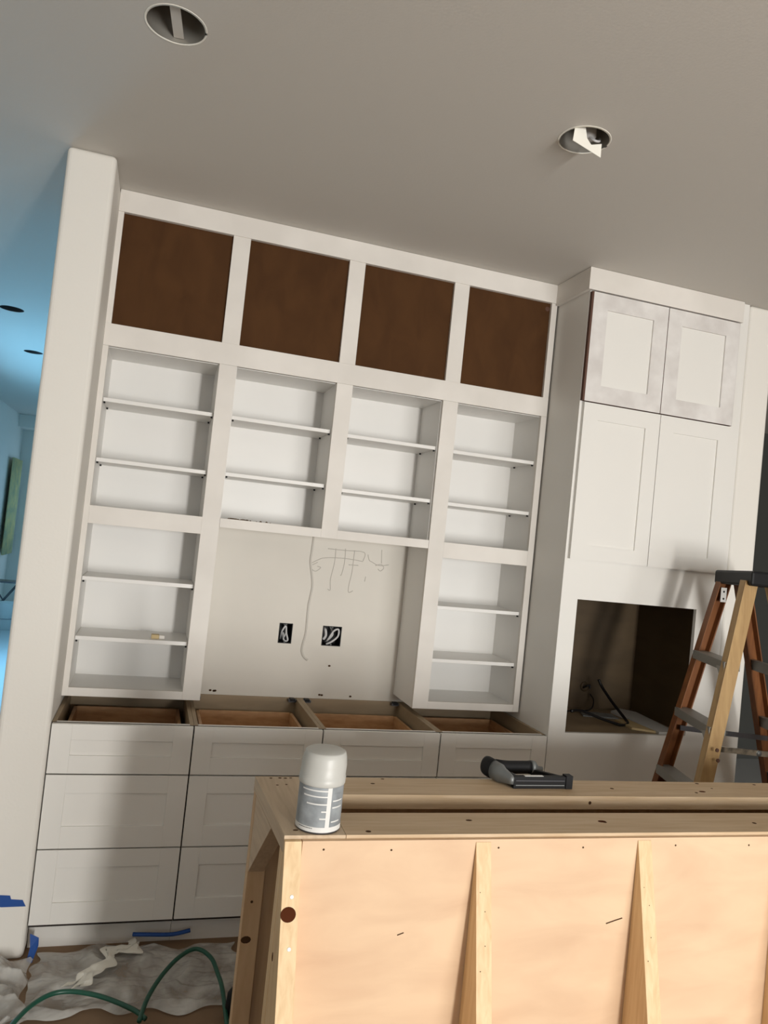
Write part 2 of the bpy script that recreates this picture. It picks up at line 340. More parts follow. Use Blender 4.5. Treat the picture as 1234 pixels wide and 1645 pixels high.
# ------------------------------------------------------------------ the niche wall: boxes, bead, pencil marks
def elec(x0, x1, label, loops):
    t = thing('electrical_box', ((x0 + x1) / 2, 0.05, hz[0]), label, 'electrical box')
    b = MB(); z0, z1 = hz; e = 0.0006; x0 += e; x1 -= e; z0 += e; z1 -= e
    b.box(x0, x1, 0.075, 0.078, z0, z1, 'black_plastic')
    for a in [(x0, x0 + 0.003, z0, z1), (x1 - 0.003, x1, z0, z1), (x0 + 0.003, x1 - 0.003, z0, z0 + 0.003), (x0 + 0.003, x1 - 0.003, z1 - 0.003, z1)]: b.box(a[0], a[1], -0.001, 0.075, a[2], a[3], 'black_plastic')
    b.build('box_shell', t)
    cx = (x0 + x1) / 2
    for q in (z0 + 0.006, z1 - 0.006): b = MB(); b.cyl((cx, -0.0005, q), (cx, 0.02, q), 0.005, 'grey_metal', 10); b.build('mounting_ear', t)
    for pts, r, m_ in loops:
        b = MB(); b.tube([(x0 + (x1 - x0) * p[0], p[2], z0 + (z1 - z0) * p[1]) for p in pts], r, m_, 8); b.build('cable', t)
elec(0.943, 1.010, 'narrow black electrical box in the niche wall, left of the wavy line', [([(0.35, 0.1, .07), (0.25, 0.55, .012), (0.5, 0.85, .008), (0.6, 0.5, .01), (0.75, 0.15, .01), (0.5, 0.12, .02), (0.4, 0.5, .03)], 0.0045, 'wire_white'), ([(0.5, 0.9, .07), (0.6, 0.6, .02), (0.45, 0.25, .02)], 0.004, 'wire_white')])
elec(1.162, 1.260, 'square black electrical box in the niche wall, right of the wavy line', [([(0.1, 0.85, .07), (0.15, 0.8, .01), (0.2, 0.5, .008), (0.1, 0.3, .012)], 0.007, 'wire_white'), ([(0.3, 0.1, .07), (0.35, 0.3, .01), (0.6, 0.75, .008), (0.85, 0.85, .008), (0.85, 0.5, .008), (0.55, 0.2, .01), (0.3, 0.05, .02)], 0.005, 'wire_white'), ([(0.5, 0.95, .07), (0.6, 0.6, .02), (0.4, 0.3, .02)], 0.005, 'wire_white')])
b = MB(); b.tube([(x, -0.0008, z) for x, z in [(1.066, 1.676), (1.064, 1.60), (1.063, 1.548), (1.078, 1.48), (1.085, 1.429), (1.080, 1.37), (1.076, 1.32), (1.077, 1.2), (1.068, 1.14), (1.067, 1.105), (1.080, 1.078), (1.101, 1.063)]], 0.0052, 'caulk', 8)
tag(b.build('cord_line'), 'thin grey wavy line running down the niche wall between two boxes', 'line')
b = MB(); sk = [[(1.185, 1.627), (1.186, 1.559), (1.174, 1.47), (1.179, 1.419), (1.165, 1.421)], [(1.235, 1.631), (1.237, 1.558), (1.228, 1.50), (1.222, 1.497)], [(1.283, 1.627), (1.281, 1.519), (1.272, 1.45), (1.274, 1.414), (1.296, 1.423)],
  [(1.075, 1.512), (1.095, 1.505), (1.118, 1.525), (1.10, 1.53)], [(1.072, 1.545), (1.10, 1.562), (1.137, 1.576), (1.237, 1.582), (1.333, 1.575)], [(1.075, 1.535), (1.10, 1.55)], [(1.145, 1.623), (1.233, 1.622), (1.334, 1.622), (1.333, 1.579)],
  [(1.355, 1.612), (1.365, 1.585), (1.378, 1.578), (1.42, 1.562), (1.47, 1.570)], [(1.426, 1.643), (1.431, 1.575)], [(1.40, 1.56), (1.431, 1.569), (1.446, 1.552), (1.430, 1.535), (1.415, 1.545)], [(1.355, 1.50), (1.352, 1.475)], [(1.26, 1.552), (1.31, 1.553)]]
for l in sk: b.tube([(x, -0.0002, z) for x, z in l], 0.0018, 'pencil', 6, 4)
tag(b.build('pencil_sketch'), 'faint grey pencil scribble on the upper right of the niche wall', 'pencil marks')
b = MB()
for x, z in [(0.645, 0.895), (0.662, 0.893), (0.668, 0.894), (1.18, 0.894), (1.192, 0.893), (1.34, 0.892), (1.215, 1.04)]: b.disc((x, 0, z), (0, -1, 0), 0.005, 'nail_hole', 8, 1.4, 0.0004)
tag(b.build('screw_holes'), 'tiny dark nicks along the bottom of the niche wall', 'holes', kind='stuff')

# ------------------------------------------------------------------ base cabinets
BY = -0.590; ZB = 0.876
BX = [0.0145, 0.545, 1.0755, 1.6055, 2.1335]
def shaker(b, x0, x1, z0, z1, y, th, fr, m, inset=0.007, pm=None):
    fx, fz0, fz1 = fr if len(fr) == 3 else (fr[0], fr[1], fr[1])
    b.box(x0, x0 + fx, y, y + th, z0, z1, m); b.box(x1 - fx, x1, y, y + th, z0, z1, m)
    b.box(x0 + fx, x1 - fx, y, y + th, z0, z0 + fz0, m); b.box(x0 + fx, x1 - fx, y, y + th, z1 - fz1, z1, m)
    b.box(x0 + fx, x1 - fx, y + inset, y + th - 0.001, z0 + fz0, z1 - fz1, pm or m)
def base_cabinet(x0, x1, label, hinge):
    t = thing('base_cabinet', ((x0 + x1) / 2, -0.3, 0.0), label, 'cabinet', None)
    x0 += 0.0006; x1 -= 0.0006
    b = MB(); y0 = BY + 0.021
    for a, c in ((x0, x0 + 0.016), (x1 - 0.016, x1)): b.box(a, c, y0, -0.001, 0.10, ZB, 'carcass_ply')
    b.box(x0 + 0.016, x1 - 0.016, -0.014, -0.001, 0.10, ZB, 'carcass_ply'); b.box(x0 + 0.016, x1 - 0.016, y0, -0.014, 0.10, 0.115, 'carcass_ply')
    b.box(x0, x1, y0 + 0.05, -0.001, 0.0, 0.099, 'carcass_ply'); b.build('carcass', t)
    b = MB(); b.box(x0 + 0.016, x1 - 0.016, y0, y0 + 0.018, 0.836, ZB, 'cabinet_white'); b.box(x0 - 0.0, x1, y0 - 0.0005, y0 + 0.0001, 0.10, ZB, 'dark_gap')
    b.build('front_rail', t)
    for a in ((x0 + 0.016, x0 + 0.055), (x1 - 0.055, x1 - 0.016)):
        b = MB(); b.box(a[0], a[1], -0.045, -0.0145, 0.862, 0.874, 'tin_rim'); b.box(a[0] + 0.008, a[1] - 0.008, -0.050, -0.0145, 0.868, 0.8785, 'black_plastic'); b.build('corner_bracket', t)
    b = MB(); b.box(x0, x1, y0 + 0.045, y0 + 0.0495, 0.0, 0.098, 'cabinet_white'); b.build('toe_kick', t)
    for z0, z1, fz in [(0.686, 0.874, (0.069, 0.060)), (0.402, 0.6805, (0.083, 0.069)), (0.117, 0.3965, (0.080, 0.067))]:
        b = MB(); shaker(b, x0 + 0.0022, x1 - 0.0022, z0, z1, BY, 0.0195, (0.074, fz[0], fz[1]), 'cabinet_white'); d = b.build('drawer', t, bevel=0.0008)
        b = MB(); dx0, dx1 = x0 + 0.038, x1 - 0.038; zb = z0 + 0.02; zt_ = z1 - 0.055; yb = y0 + 0.0195
        b.box(dx0, dx0 + 0.013, yb, -0.07, zb, zt_, 'drawer_wood'); b.box(dx1 - 0.013, dx1, yb, -0.07, zb, zt_, 'drawer_wood')
        b.box(dx0, dx1, yb, yb + 0.013, zb, zt_, 'drawer_wood'); b.box(dx0, dx1, -0.083, -0.07, zb, zt_, 'drawer_wood'); b.box(dx0, dx1, yb, -0.07, zb + 0.004, zb + 0.012, 'drawer_wood')
        b.build('drawer_box', d)
    return t
labs = ['white three-drawer base cabinet without worktop, first from the left wall end', 'white base cabinet without worktop, second from the left wall end', 'white base cabinet without worktop directly behind the can with the cloudy cap', 'white base cabinet without worktop next to the tall oven cabinet']
for i in range(4): base_cabinet(BX[i], BX[i + 1], labs[i], i)

# ------------------------------------------------------------------ tall oven cabinet
PX0, PX1, PY = 2.1362, 3.051, -0.586
T = thing('oven_cabinet', (2.59, -0.3, 0.0), 'tall white built-in cabinet with four doors above an empty oven opening', 'cabinet')
b = MB(); ox0, ox1, oz0, oz1 = 2.2233, 2.8914, 0.8932, 1.5142
b.box(PX0, ox0, PY, PY + 0.02, 0.0, CE - 0.001, 'cabinet_white'); b.box(ox1, PX1, PY, PY + 0.02, 0.0, CE - 0.001, 'cabinet_white')
b.box(ox0, ox1, PY, PY + 0.02, 0.0, oz0, 'cabinet_white'); b.box(ox0, ox1, PY, PY + 0.02, oz1, CE - 0.001, 'cabinet_white'); b.build('face_panel', T)
b = MB(); b.box(PX0, PX0 + 0.018, PY + 0.0202, -0.001, 0.0, CE - 0.001, 'cabinet_white'); b.box(PX1 - 0.02, PX1, PY + 0.0202, -0.001, 0.0, CE - 0.001, 'cabinet_white'); b.build('side_panel', T)
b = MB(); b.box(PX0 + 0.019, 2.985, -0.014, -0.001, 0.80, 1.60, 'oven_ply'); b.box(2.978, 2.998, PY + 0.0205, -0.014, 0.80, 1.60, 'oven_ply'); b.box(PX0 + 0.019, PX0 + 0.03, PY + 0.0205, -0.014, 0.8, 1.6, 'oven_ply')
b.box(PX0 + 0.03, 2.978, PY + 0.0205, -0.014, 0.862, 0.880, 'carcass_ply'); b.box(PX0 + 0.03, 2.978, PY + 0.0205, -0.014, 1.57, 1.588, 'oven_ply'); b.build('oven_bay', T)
b = MB(); b.box(PX0 - 0.020, 3.000, PY - 0.022, PY - 0.0003, 2.962, CE - 0.0012, 'primed_white'); b.box(PX0 - 0.020, PX0 - 0.0003, PY - 0.0003, HY - 0.0045, 2.962, CE - 0.0012, 'primed_white'); b.build('crown_trim', T, bevel=0.001)
def door(x0, x1, z0, z1, fx, fz0, fz1, m, pm, left_edge=False, edge='brown_edge'):
    b = MB(); y = PY - 0.0205; shaker(b, x0, x1, z0, z1, y, 0.0185, (fx, fz0, fz1), m, 0.008, pm)
    if edge:
        e = 0.0012
        b.box(x0 - e, x0, y + 0.001, y + 0.0185, z0, z1, edge); b.box(x1, x1 + e, y + 0.001, y + 0.0185, z0, z1, edge)
        b.box(x0, x1, y + 0.001, y + 0.0185, z0 - e, z0, edge); b.box(x0, x1, y + 0.001, y + 0.0185, z1, z1 + e, edge)
    return b.build('door', T)
door(2.1475, 2.5625, 2.439, 2.955, 0.079, 0.080, 0.076, 'patched_white', 'cabinet_white')
door(2.5665, 2.985, 2.439, 2.955, 0.079, 0.080, 0.076, 'patched_white', 'cabinet_white')
d1 = door(2.1505, 2.569, 1.700, 2.433, 0.078, 0.068, 0.077, 'cabinet_white', 'cabinet_white', edge=None)
d2 = door(2.5720, 2.990, 1.700, 2.433, 0.078, 0.068, 0.077, 'cabinet_white', 'cabinet_white', edge=None)
b = MB(); b.box(PX0 + 0.001, 2.146, PY - 0.020, PY - 0.0004, 2.44, 2.955, 'brown_edge'); b.build('brown_filler', T)
# things in the oven bay
b = MB(); b.tube([(2.30, -0.50, 0.975), (2.42, -0.40, 0.955), (2.55, -0.38, 0.915), (2.66, -0.38, 0.887), (2.72, -0.36, 0.887), (2.745, -0.30, 0.900), (2.735, -0.20, 0.955), (2.715, -0.12, 1.02), (2.700, -0.10, 1.060)], 0.0075, 'cable_black', 10)
tag(b.build('power_cable'), 'thick black cable bent up in the empty oven opening', 'cable')
t = thing('wall_receptacle', (2.67, -0.016, 0.99), 'small dark outlet with a thin cord on the back of the oven opening', 'outlet')
b = MB(); b.lathe((2.672, -0.0145, 1.002), [(0.028, 0), (0.026, 0.006), (0.010, 0.008)], 'oven_ply', 20, (0, -1, 0)); b.build('face_plate', t)
b = MB(); b.tube([(2.66, -0.02, 0.995), (2.662, -0.05, 1.012), (2.68, -0.05, 1.018), (2.682, -0.05, 1.0)], 0.005, 'cable_black', 8); b.tube([(2.70, -0.03, 0.965), (2.705, -0.06, 0.94), (2.68, -0.09, 0.90), (2.62, -0.10, 0.8875), (2.50, -0.12, 0.8875)], 0.0035, 'cable_black', 8); b.build('cord', t)
b = MB(); b.prism([(2.795, -0.10, 0.8806), (2.90, -0.03, 0.8806), (2.955, -0.10, 0.8806), (2.905, -0.52, 0.8806), (2.79, -0.52, 0.8806)], (0, 0, 0.012), 'label_white'); tag(b.build('white_board'), 'white board offcut lying right in the oven opening', 'board')
b = MB(); b.prism([(2.56, -0.20, 0.8806), (2.60, -0.10, 0.8806), (2.77, -0.14, 0.8806), (2.75, -0.24, 0.8806)], (0, 0, 0.006), 'label_grey'); tag(b.build('instruction_sheet'), 'flat grey sheet lying behind the black cable in the oven opening', 'sheet')
b = MB(); b.prism([(2.69, -0.44, 0.8806), (2.70, -0.28, 0.8806), (2.785, -0.27, 0.8806), (2.785, -0.50, 0.8806)], (0, 0, 0.010), 'tan_block'); tag(b.build('cardboard_scrap'), 'tan cardboard scrap beside the white board in the oven opening', 'cardboard')

# ------------------------------------------------------------------ recessed light holes
def can_light(x, y, label, dark=False):
    t = thing('recessed_light', (x, y, CE), label, 'ceiling light', 'recessed lights along the hall ceiling' if dark else None)
    b = MB(); mt = 'hall_can' if dark else 'can_steel'
    b.rings([[(x + r * math.cos(a * math.pi / 20), y + r * math.sin(a * math.pi / 20), z) for a in range(40)] for r, z in [(0.0795, CE + 0.001), (0.0795, CE + 0.02), (0.076, CE + 0.13), (0.074, CE + 0.16), (0.05, CE + 0.165)]], mt, cap=False)
    b.lathe((x, y, CE + 0.165), [(0.05, 0), (0.05, 0.004)], mt, 24); b.build('housing', t)
    if not dark:
        b = MB(); b.rings([[(x + r * math.cos(a * math.pi / 20), y + r * math.sin(a * math.pi / 20), z) for a in range(41)] for r, z in [(0.0855, CE - 0.0012), (0.0865, CE - 0.0003), (0.0800, CE - 0.0003), (0.0798, CE - 0.0018), (0.0855, CE - 0.0012)]], 'paper_white', cap=False); b.build('rim', t)
    return t
L1 = can_light(*CANS[0], 'empty round light opening nearer the left, with a flat strip across it')
b = MB(); x, y = CANS[0]; b.prism([(x - 0.022, y - 0.074, CE + 0.012), (x + 0.006, y - 0.078, CE + 0.012), (x + 0.022, y + 0.074, CE + 0.012), (x - 0.006, y + 0.078, CE + 0.012)], (0, 0, 0.003), 'ceiling_paint'); b.build('strip', L1)
b = MB(); b.tube([(x + 0.035, y + 0.03, CE + 0.15), (x + 0.04, y + 0.02, CE + 0.08), (x + 0.06, y + 0.0, CE + 0.06), (x + 0.05, y - 0.03, CE + 0.09)], 0.004, 'wire_white', 8); b.lathe((x + 0.045, y + 0.0, CE + 0.08), [(0.010, 0), (0.013, 0.015), (0.010, 0.04)], 'tin_rim', 12); b.build('socket', L1)
L2 = can_light(*CANS[1], 'open round light hole nearer the right, with white paper hanging from it')
b = MB(); x, y = CANS[1]
b.prism([(1.444, -1.575, 3.075), (1.440, -1.575, 3.026), (1.545, -1.575, 2.995), (1.544, -1.575, 3.040), (1.507, -1.575, 3.028), (1.490, -1.575, 3.045), (1.480, -1.575, 3.085)], (0.0003, 0.0022, 0.0), 'paper_white'); b.build('hanging_paper', L2)
b = MB(); b.lathe((x + 0.03, y + 0.025, CE + 0.02), [(0.018, 0), (0.024, 0.01), (0.022, 0.05), (0.014, 0.06)], 'wire_white', 16); b.tube([(x + 0.02, y + 0.02, CE + 0.03), (x + 0.035, y - 0.005, CE + 0.005), (x + 0.055, y + 0.0, CE + 0.01), (x + 0.068, y + 0.02, CE + 0.03)], 0.004, 'wire_white', 8); b.build('socket', L2)
hl = ['dark round recessed light in the blue hall ceiling, nearest of three', 'dark round recessed light in the blue hall ceiling, middle of three', 'dark round recessed light in the blue hall ceiling, farthest of three']
for k in range(3): can_light(*CANS[2 + k], hl[k], True)

# ------------------------------------------------------------------ island frame
IZ = 1.02
I = thing('island_frame', (0.657, -2.018, 0.0), 'unfinished wooden kitchen island frame of pale plywood and studs without a top', 'island', rz=-0.016)
def ib(): return MB()
LN = 2.55
def nh(b, pts, z=IZ, r=0.0045):
    for x, y in pts: b.disc((x, y, z), (0, 0, 1), r * random.uniform(0.7, 1.3), 'nail_hole', 8, random.uniform(1, 1.7), 0.0004)
b = ib(); b.prism([(0.0, 0.0005, IZ - 0.038), (0.142, 0.0005, IZ - 0.038), (0.142, 0.400, IZ - 0.038), (-0.021, 0.400, IZ - 0.038)], (0, 0, 0.038), 'pine_y'); nh(b, [(0.02, 0.385), (0.045, 0.387), (0.06, 0.386), (0.075, 0.388), (0.03, 0.33), (0.055, 0.335), (0.03, 0.03), (0.12, 0.02)]); b.build('end_board', I, bevel=0.003, world=False)
b = ib(); b.box(0.143, LN, 0.0005, 0.135, IZ - 0.038, IZ, 'pine_x'); nh(b, [(0.48, 0.085), (0.86, 0.07), (1.33, 0.06), (0.2, 0.02), (1.9, 0.08)], r=0.005); b.disc((0.855, 0.075, IZ), (0, 0, 1), 0.007, 'knot', 12, 1.7, 0.0005); b.build('front_board', I, bevel=0.002, world=False)
b = ib(); b.box(0.143, LN, 0.262, 0.400, IZ - 0.038, IZ, 'pine_x'); nh(b, [(0.30, 0.35), (0.34, 0.39), (1.05, 0.33), (1.33, 0.30), (1.42, 0.34), (1.40, 0.385), (1.62, 0.38), (1.75, 0.33)], r=0.005); b.disc((1.36, 0.31, IZ), (0, 0, 1), 0.006, 'knot', 12, 2, 0.0005)
b.disc((0.935, 0.262, IZ - 0.019), (0, -1, 0), 0.005, 'nail_hole'); b.build('back_board', I, bevel=0.008, world=False)
b = ib(); b.box(0.0405, LN, -0.012, 0.0, 0.02, IZ - 0.008, 'birch_ply')
for x, z in [(0.09, 0.993), (0.25, 0.990), (0.52, 0.992), (0.75, 0.99), (1.02, 0.992), (1.25, 0.99)]: b.disc((x, -0.012, z), (0, -1, 0), 0.0025, 'nail_hole', 8)
b.tube([(0.285, -0.0125, 0.795), (0.30, -0.0125, 0.80)], 0.0012, 'nail_hole', 6, 2); b.tube([(0.835, -0.0125, 0.80), (0.86, -0.0125, 0.807), (0.88, -0.0125, 0.812)], 0.0014, 'nail_hole', 6, 2); b.build('front_panel', I, world=False)
b = ib(); p = lambda z: -0.0008 - (IZ - 0.008 - z) * 0.315
b.prism([(0.0, -0.0006, IZ - 0.008), (0.0, -0.0125, IZ - 0.008), (0.0, p(0.42), 0.42), (0.0, p(0.42), 0.0), (0.0, -0.0006, 0.0)], (0.0385, 0, 0), 'pine_z')
sy = lambda z: -0.0125 + (p(0.42) + 0.0125) * (IZ - 0.008 - z) / (IZ - 0.008 - 0.42)
b.disc((0.016, sy(0.872), 0.872), (0, -1, 0.315), 0.0155, 'knot', 20, 1.1, 0.001); b.disc((0.0, -0.012, 0.76), (-1, 0, 0), 0.010, 'knot', 12, 0.6, 0.0006)
for z in (0.905, 0.808): b.disc((0.022, sy(z), z), (0, -1, 0.295), 0.0045, 'screw_head', 10, 1.0, 0.001)
b.build('corner_rib', I, bevel=0.001, world=False)
b = ib(); b.box(-0.001, 0.0385, 0.0, 0.038, 0.0, IZ - 0.0385, 'pine_z'); b.build('corner_stud', I, bevel=0.002, world=False)
b = ib(); b.box(-0.020, 0.027, 0.358, 0.3985, 0.0, IZ - 0.0385, 'rib_ply'); b.disc((-0.005, 0.358, 0.60), (0, -1, 0), 0.010, 'nail_hole', 10, 1.4); b.disc((0.0, 0.358, 0.70), (0, -1, 0), 0.004, 'nail_hole', 8); b.build('rear_stud', I, bevel=0.002, world=False)
b = ib(); b.box(0.028, LN, 0.386, 0.3985, 0.02, IZ - 0.0385, 'rib_ply'); b.build('rear_panel', I, world=False)
b = ib(); b.prism([(-0.019, 0.3575, IZ - 0.039), (-0.008, 0.140, IZ - 0.039), (-0.019, 0.3575, 0.780)], (0.042, 0, 0), 'pine_y'); b.build('corner_gusset', I, bevel=0.001, world=False)
def rib(x):
    b = ib(); zt_ = IZ - 0.014; p = lambda z: -0.0125 - (zt_ - z) * 0.250
    b.prism([(x, -0.0125, zt_), (x, -0.0135, zt_), (x, p(0.42), 0.42), (x, p(0.42), 0.02), (x, -0.0125, 0.02)], (0.0385, 0, 0), 'pine_z')
    for z in (0.99, 0.985, 0.90, 0.86, 0.79, 0.74): b.disc((x + 0.015 + 0.008 * math.sin(z * 90), p(z) - 0.0003, z), (0, -1, 0.25), 0.0016, 'nail_hole', 6)
    return b.build('support_rib', I, bevel=0.002, world=False)
for x in (0.460, 0.906, 1.340, 1.78): rib(x)
b = ib(); b.box(LN - 0.038, LN, 0.0, 0.3985, 0.0, IZ - 0.0385, 'pine_z'); b.build('end_stud', I, world=False)

# ------------------------------------------------------------------ can with plastic cap on the island
cx, cy = 0.743, -1.966
t = thing('quart_can', (cx, cy, IZ), 'round can with grey label and cloudy plastic cap on the island corner', 'can')
b = MB(); b.lathe((cx, cy, IZ + 0.0006), [(0.0, 0.002), (0.051, 0.0), (0.0525, 0.002), (0.0515, 0.006), (0.0515, 0.112), (0.0525, 0.115), (0.050, 0.117), (0, 0.117)], 'tin_rim', 48, cap=False); b.build('can_body', t)
view = math.atan2(-3.695 - cy, 0.305 - cx)
b = MB()
b.lathe((cx, cy, IZ), [(0.0520, 0.0045), (0.0520, 0.111)], 'label_grey', 48, a0=view - 3.0, a1=view + 3.0, cap=False)
b.lathe((cx, cy, IZ), [(0.05235, 0.0045), (0.05235, 0.016)], 'label_white', 48, a0=view - 3.0, a1=view + 3.0)
b.lathe((cx, cy, IZ), [(0.05245, 0.0045), (0.05245, 0.111)], 'label_white', 8, a0=view + 0.32, a1=view + 0.52)
for h, a0, a1 in [(0.096, -0.9, 0.4), (0.083, -0.8, 0.4), (0.066, -0.6, 0.4), (0.050, 0.1, 0.4), (0.034, 0.05, 0.4), (0.073, 0.6, 1.2), (0.058, 0.6, 1.2), (0.026, 0.6, 1.1)]:
    b.lathe((cx, cy, IZ), [(0.0524, h), (0.0524, h + 0.003)], 'label_white', 16, a0=view + a0, a1=view + a1)
rr = random.Random(5)
for h, a0, a1 in [(0.012, -0.95, -0.25), (0.090, 0.65, 1.0), (0.063, 0.62, 0.95), (0.101, -0.2, 0.0), (0.070, -0.35, -0.15)]:
    a = a0
    while a < a1:
        da = rr.uniform(0.02, 0.05); b.lathe((cx, cy, IZ), [(0.0527, h), (0.0527, h + 0.0018)], 'label_grey' if h > 0.02 else 'tin_rim', 3, a0=view + a, a1=view + a + da); a += da + 0.018
b.build('label', t)
b = MB(); ax = Vector((0.035, -0.01, 1)).normalized()
b.lathe((cx, cy, IZ + 0.1175), [(0.0, 0.0), (0.0535, -0.012), (0.0545, -0.010), (0.0545, 0.004), (0.0530, 0.006), (0.0530, 0.030), (0.0505, 0.048), (0.0475, 0.058), (0.044, 0.0605), (0.0, 0.0600)], 'cap_plastic', 48, ax, cap=False); b.build('plastic_cap', t)

# ------------------------------------------------------------------ brad nailer
t = thing('brad_nailer', (1.45, -1.65, IZ), 'black and grey air nailer lying on its side on the island', 'nail gun', rz=0); NAIL = t
z0 = IZ + 0.001
b = MB(); b.box(1.352, 1.598, -1.712, -1.690, z0, z0 + 0.034, 'black_plastic'); b.box(1.575, 1.604, -1.716, -1.686, z0, z0 + 0.038, 'black_plastic'); b.box(1.36, 1.57, -1.7135, -1.712, z0 + 0.008, z0 + 0.011, 'grey_metal'); b.box(1.36, 1.57, -1.7135, -1.712, z0 + 0.021, z0 + 0.024, 'tin_rim'); b.box(1.40, 1.48, -1.708, -1.694, z0 + 0.034, z0 + 0.0352, 'label_white'); b.build('magazine', t, bevel=0.002)
b = MB(); a = Vector((1.347, -1.700, z0 + 0.022)); c = Vector((1.305, -1.560, z0 + 0.030)); d = (c - a).normalized(); L = (c - a).length
b.lathe(a, [(0.010, -0.012), (0.014, 0.0), (0.018, 0.02), (0.022, 0.045), (0.0275, 0.06), (0.028, 0.10)], 'grey_metal', 24, d); b.build('barrel', t)
b = MB(); b.lathe(a, [(0.0285, 0.098), (0.0295, 0.105), (0.0295, 0.135), (0.027, 0.147), (0.018, 0.154), (0, 0.156)], 'black_plastic', 28, d, cap=False); b.build('end_cap', t)
b = MB(); b.lathe((1.335, -1.588, z0 + 0.030), [(0.024, 0), (0.021, 0.03), (0.0195, 0.06), (0.0195, 0.14), (0.0205, 0.155)], 'black_plastic', 24, (1, 0.03, 0)); b.build('grip', t)
b = MB(); b.lathe((1.492, -1.583, z0 + 0.030), [(0.021, 0), (0.021, 0.018), (0.012, 0.02), (0.012, 0.03), (0.008, 0.032), (0.008, 0.055)], 'grey_metal', 20, (1, 0.03, -0.12)); b.build('air_fitting', t)
b = MB(); b.bar((1.495, -1.590, z0 + 0.016), (1.585, -1.690, z0 + 0.018), (0.012, 0.010, 0), (0, 0, 0.022), 'black_plastic'); b.build('tail_bracket', t, bevel=0.002); b = MB(); b.bar((1.36, -1.60, z0 + 0.018), (1.356, -1.69, z0 + 0.018), (0.028, 0, 0), (0, 0, 0.026), 'black_plastic'); b.build('nose_bracket', t, bevel=0.002)
b = MB(); b.tube([(1.372, -1.612, z0 + 0.022), (1.392, -1.635, z0 + 0.020), (1.388, -1.66, z0 + 0.02), (1.366, -1.668, z0 + 0.02)], 0.004, 'grey_metal', 8); b.build('trigger', t)

NAIL.scale = (0.76, 0.80, 1.0); NAIL.location = (1.452, -1.662, IZ)

# ------------------------------------------------------------------ step ladder
t = thing('step_ladder', (2.78, -1.0, 0.0), 'worn brown stepladder with black top and grey rungs beside the oven cabinet', 'ladder')
def lp(top, floor, z): k = (top[2] - z) / top[2]; return Vector((top[0] + (floor[0] - top[0]) * k, top[1] + (floor[1] - top[1]) * k, z))
FF = ((2.800, -0.845, 1.665), (2.385, -0.80)); FN = ((2.688, -1.145, 1.685), (2.285, -1.27))
RF = ((2.895, -0.855, 1.665), (3.42, -0.80)); RN = ((2.80, -1.150, 1.685), (3.32, -1.27))
def rail(line, m, wx, wy, name, lo=0.0, ww=None):
    a = lp(*[line[0], (line[1][0], line[1][1])], lo); c = Vector(line[0]); d = (c - a).normalized(); xx = Vector((1, 0, 0)); 
    yy = Vector((0, 1, 0)); b = MB()
    # channel: web facing sideways plus two flanges
    b.bar(a, c, xx * wx, yy * 0.006, m)
    for s_ in (-1, 1): b.bar(a + xx * s_ * (wx / 2 - 0.003) + yy * wy / 2 * (1 if line in (FF, RF) else -1) * -1, c + xx * s_ * (wx / 2 - 0.003) + yy * wy / 2 * (1 if line in (FF, RF) else -1) * -1, xx * 0.006, yy * wy, m)
    return b.build(name, t, bevel=0.0008)
r1 = rail(FF, 'fibreglass_rail', 0.062, 0.03, 'front_rail'); r2 = rail(FN, 'rail_worn', 0.066, 0.03, 'front_rail')
r3 = rail(RF, 'fibreglass_rail', 0.075, 0.03, 'rear_rail'); r4 = rail(RN, 'rail_worn', 0.06, 0.03, 'rear_rail')
r2['label'] = 'lighter worn front rail'
b = MB(); p1 = Vector(FF[0]); b.box(p1.x - 0.028, p1.x + 0.002, p1.y - 0.034, p1.y - 0.031, 1.575, 1.64, 'label_white')
for z in (1.59, 1.622): b.disc((p1.x - 0.013, p1.y - 0.034, z), (0, -1, 0), 0.005, 'black_plastic', 8)
b.build('rivet_plate', r1)
b = MB(); xa, xb = 2.655, 3.03
b.prism([(2.795, -0.80, 1.655), (2.650, -1.185, 1.665), (2.93, -1.20, 1.665), (3.06, -0.80, 1.655)], (0, 0, 0.062), 'black_plastic'); b = b.build('top_cap', t, bevel=0.010)
for z in (1.345, 1.085, 0.825, 0.565, 0.305):
    a = lp(FF[0], FF[1], z); c = lp(FN[0], FN[1], z); b = MB(); dx = Vector((0.078, 0, 0))
    b.bar(a + Vector((0.0, -0.004, 0)), c + Vector((0.0, 0.004, 0)), dx, (0, 0, 0.004), 'rung_metal')
    for s_ in (-1, 1): b.bar(a + Vector((s_ * 0.038, -0.004, -0.016)), c + Vector((s_ * 0.038, 0.004, -0.016)), (0.004, 0, 0), (0, 0, 0.036), 'rung_metal')
    st = b.build('step', t, bevel=0.0008)
    b = MB(); q = c + Vector((-0.035, 0.006, -0.02)); b.prism([q, q + Vector((0, 0.05, -0.0)), q + Vector((-0.012, 0.0, -0.055))], (0.004, 0, 0), 'rung_metal'); b.build('gusset', st)
for z in (1.30, 1.04, 0.78, 0.52, 0.26):
    a = lp(RF[0], RF[1], z); c = lp(RN[0], RN[1], z); b = MB(); b.bar(a + Vector((0, -0.004, 0)), c + Vector((0, 0.004, 0)), (0.03, 0, 0), (0, 0, 0.045), 'rung_metal'); b.build('rear_brace', t, bevel=0.001)
for fl, rl, dy in ((FF, RF, -0.03), (FN, RN, 0.03)):
    a = lp(fl[0], fl[1], 1.0); c = lp(rl[0], rl[1], 0.965); b = MB(); a.y += dy; c.y += dy; b.bar(a, c, (0, 0.006, 0), (0, 0, 0.022), 'tin_rim' if dy < 0 else 'bare_metal'); b.cyl((a + c) / 2 + Vector((0, -0.006, 0)), (a + c) / 2 + Vector((0, 0.006, 0)), 0.012, 'grey_metal', 12); b.build('spreader', t)
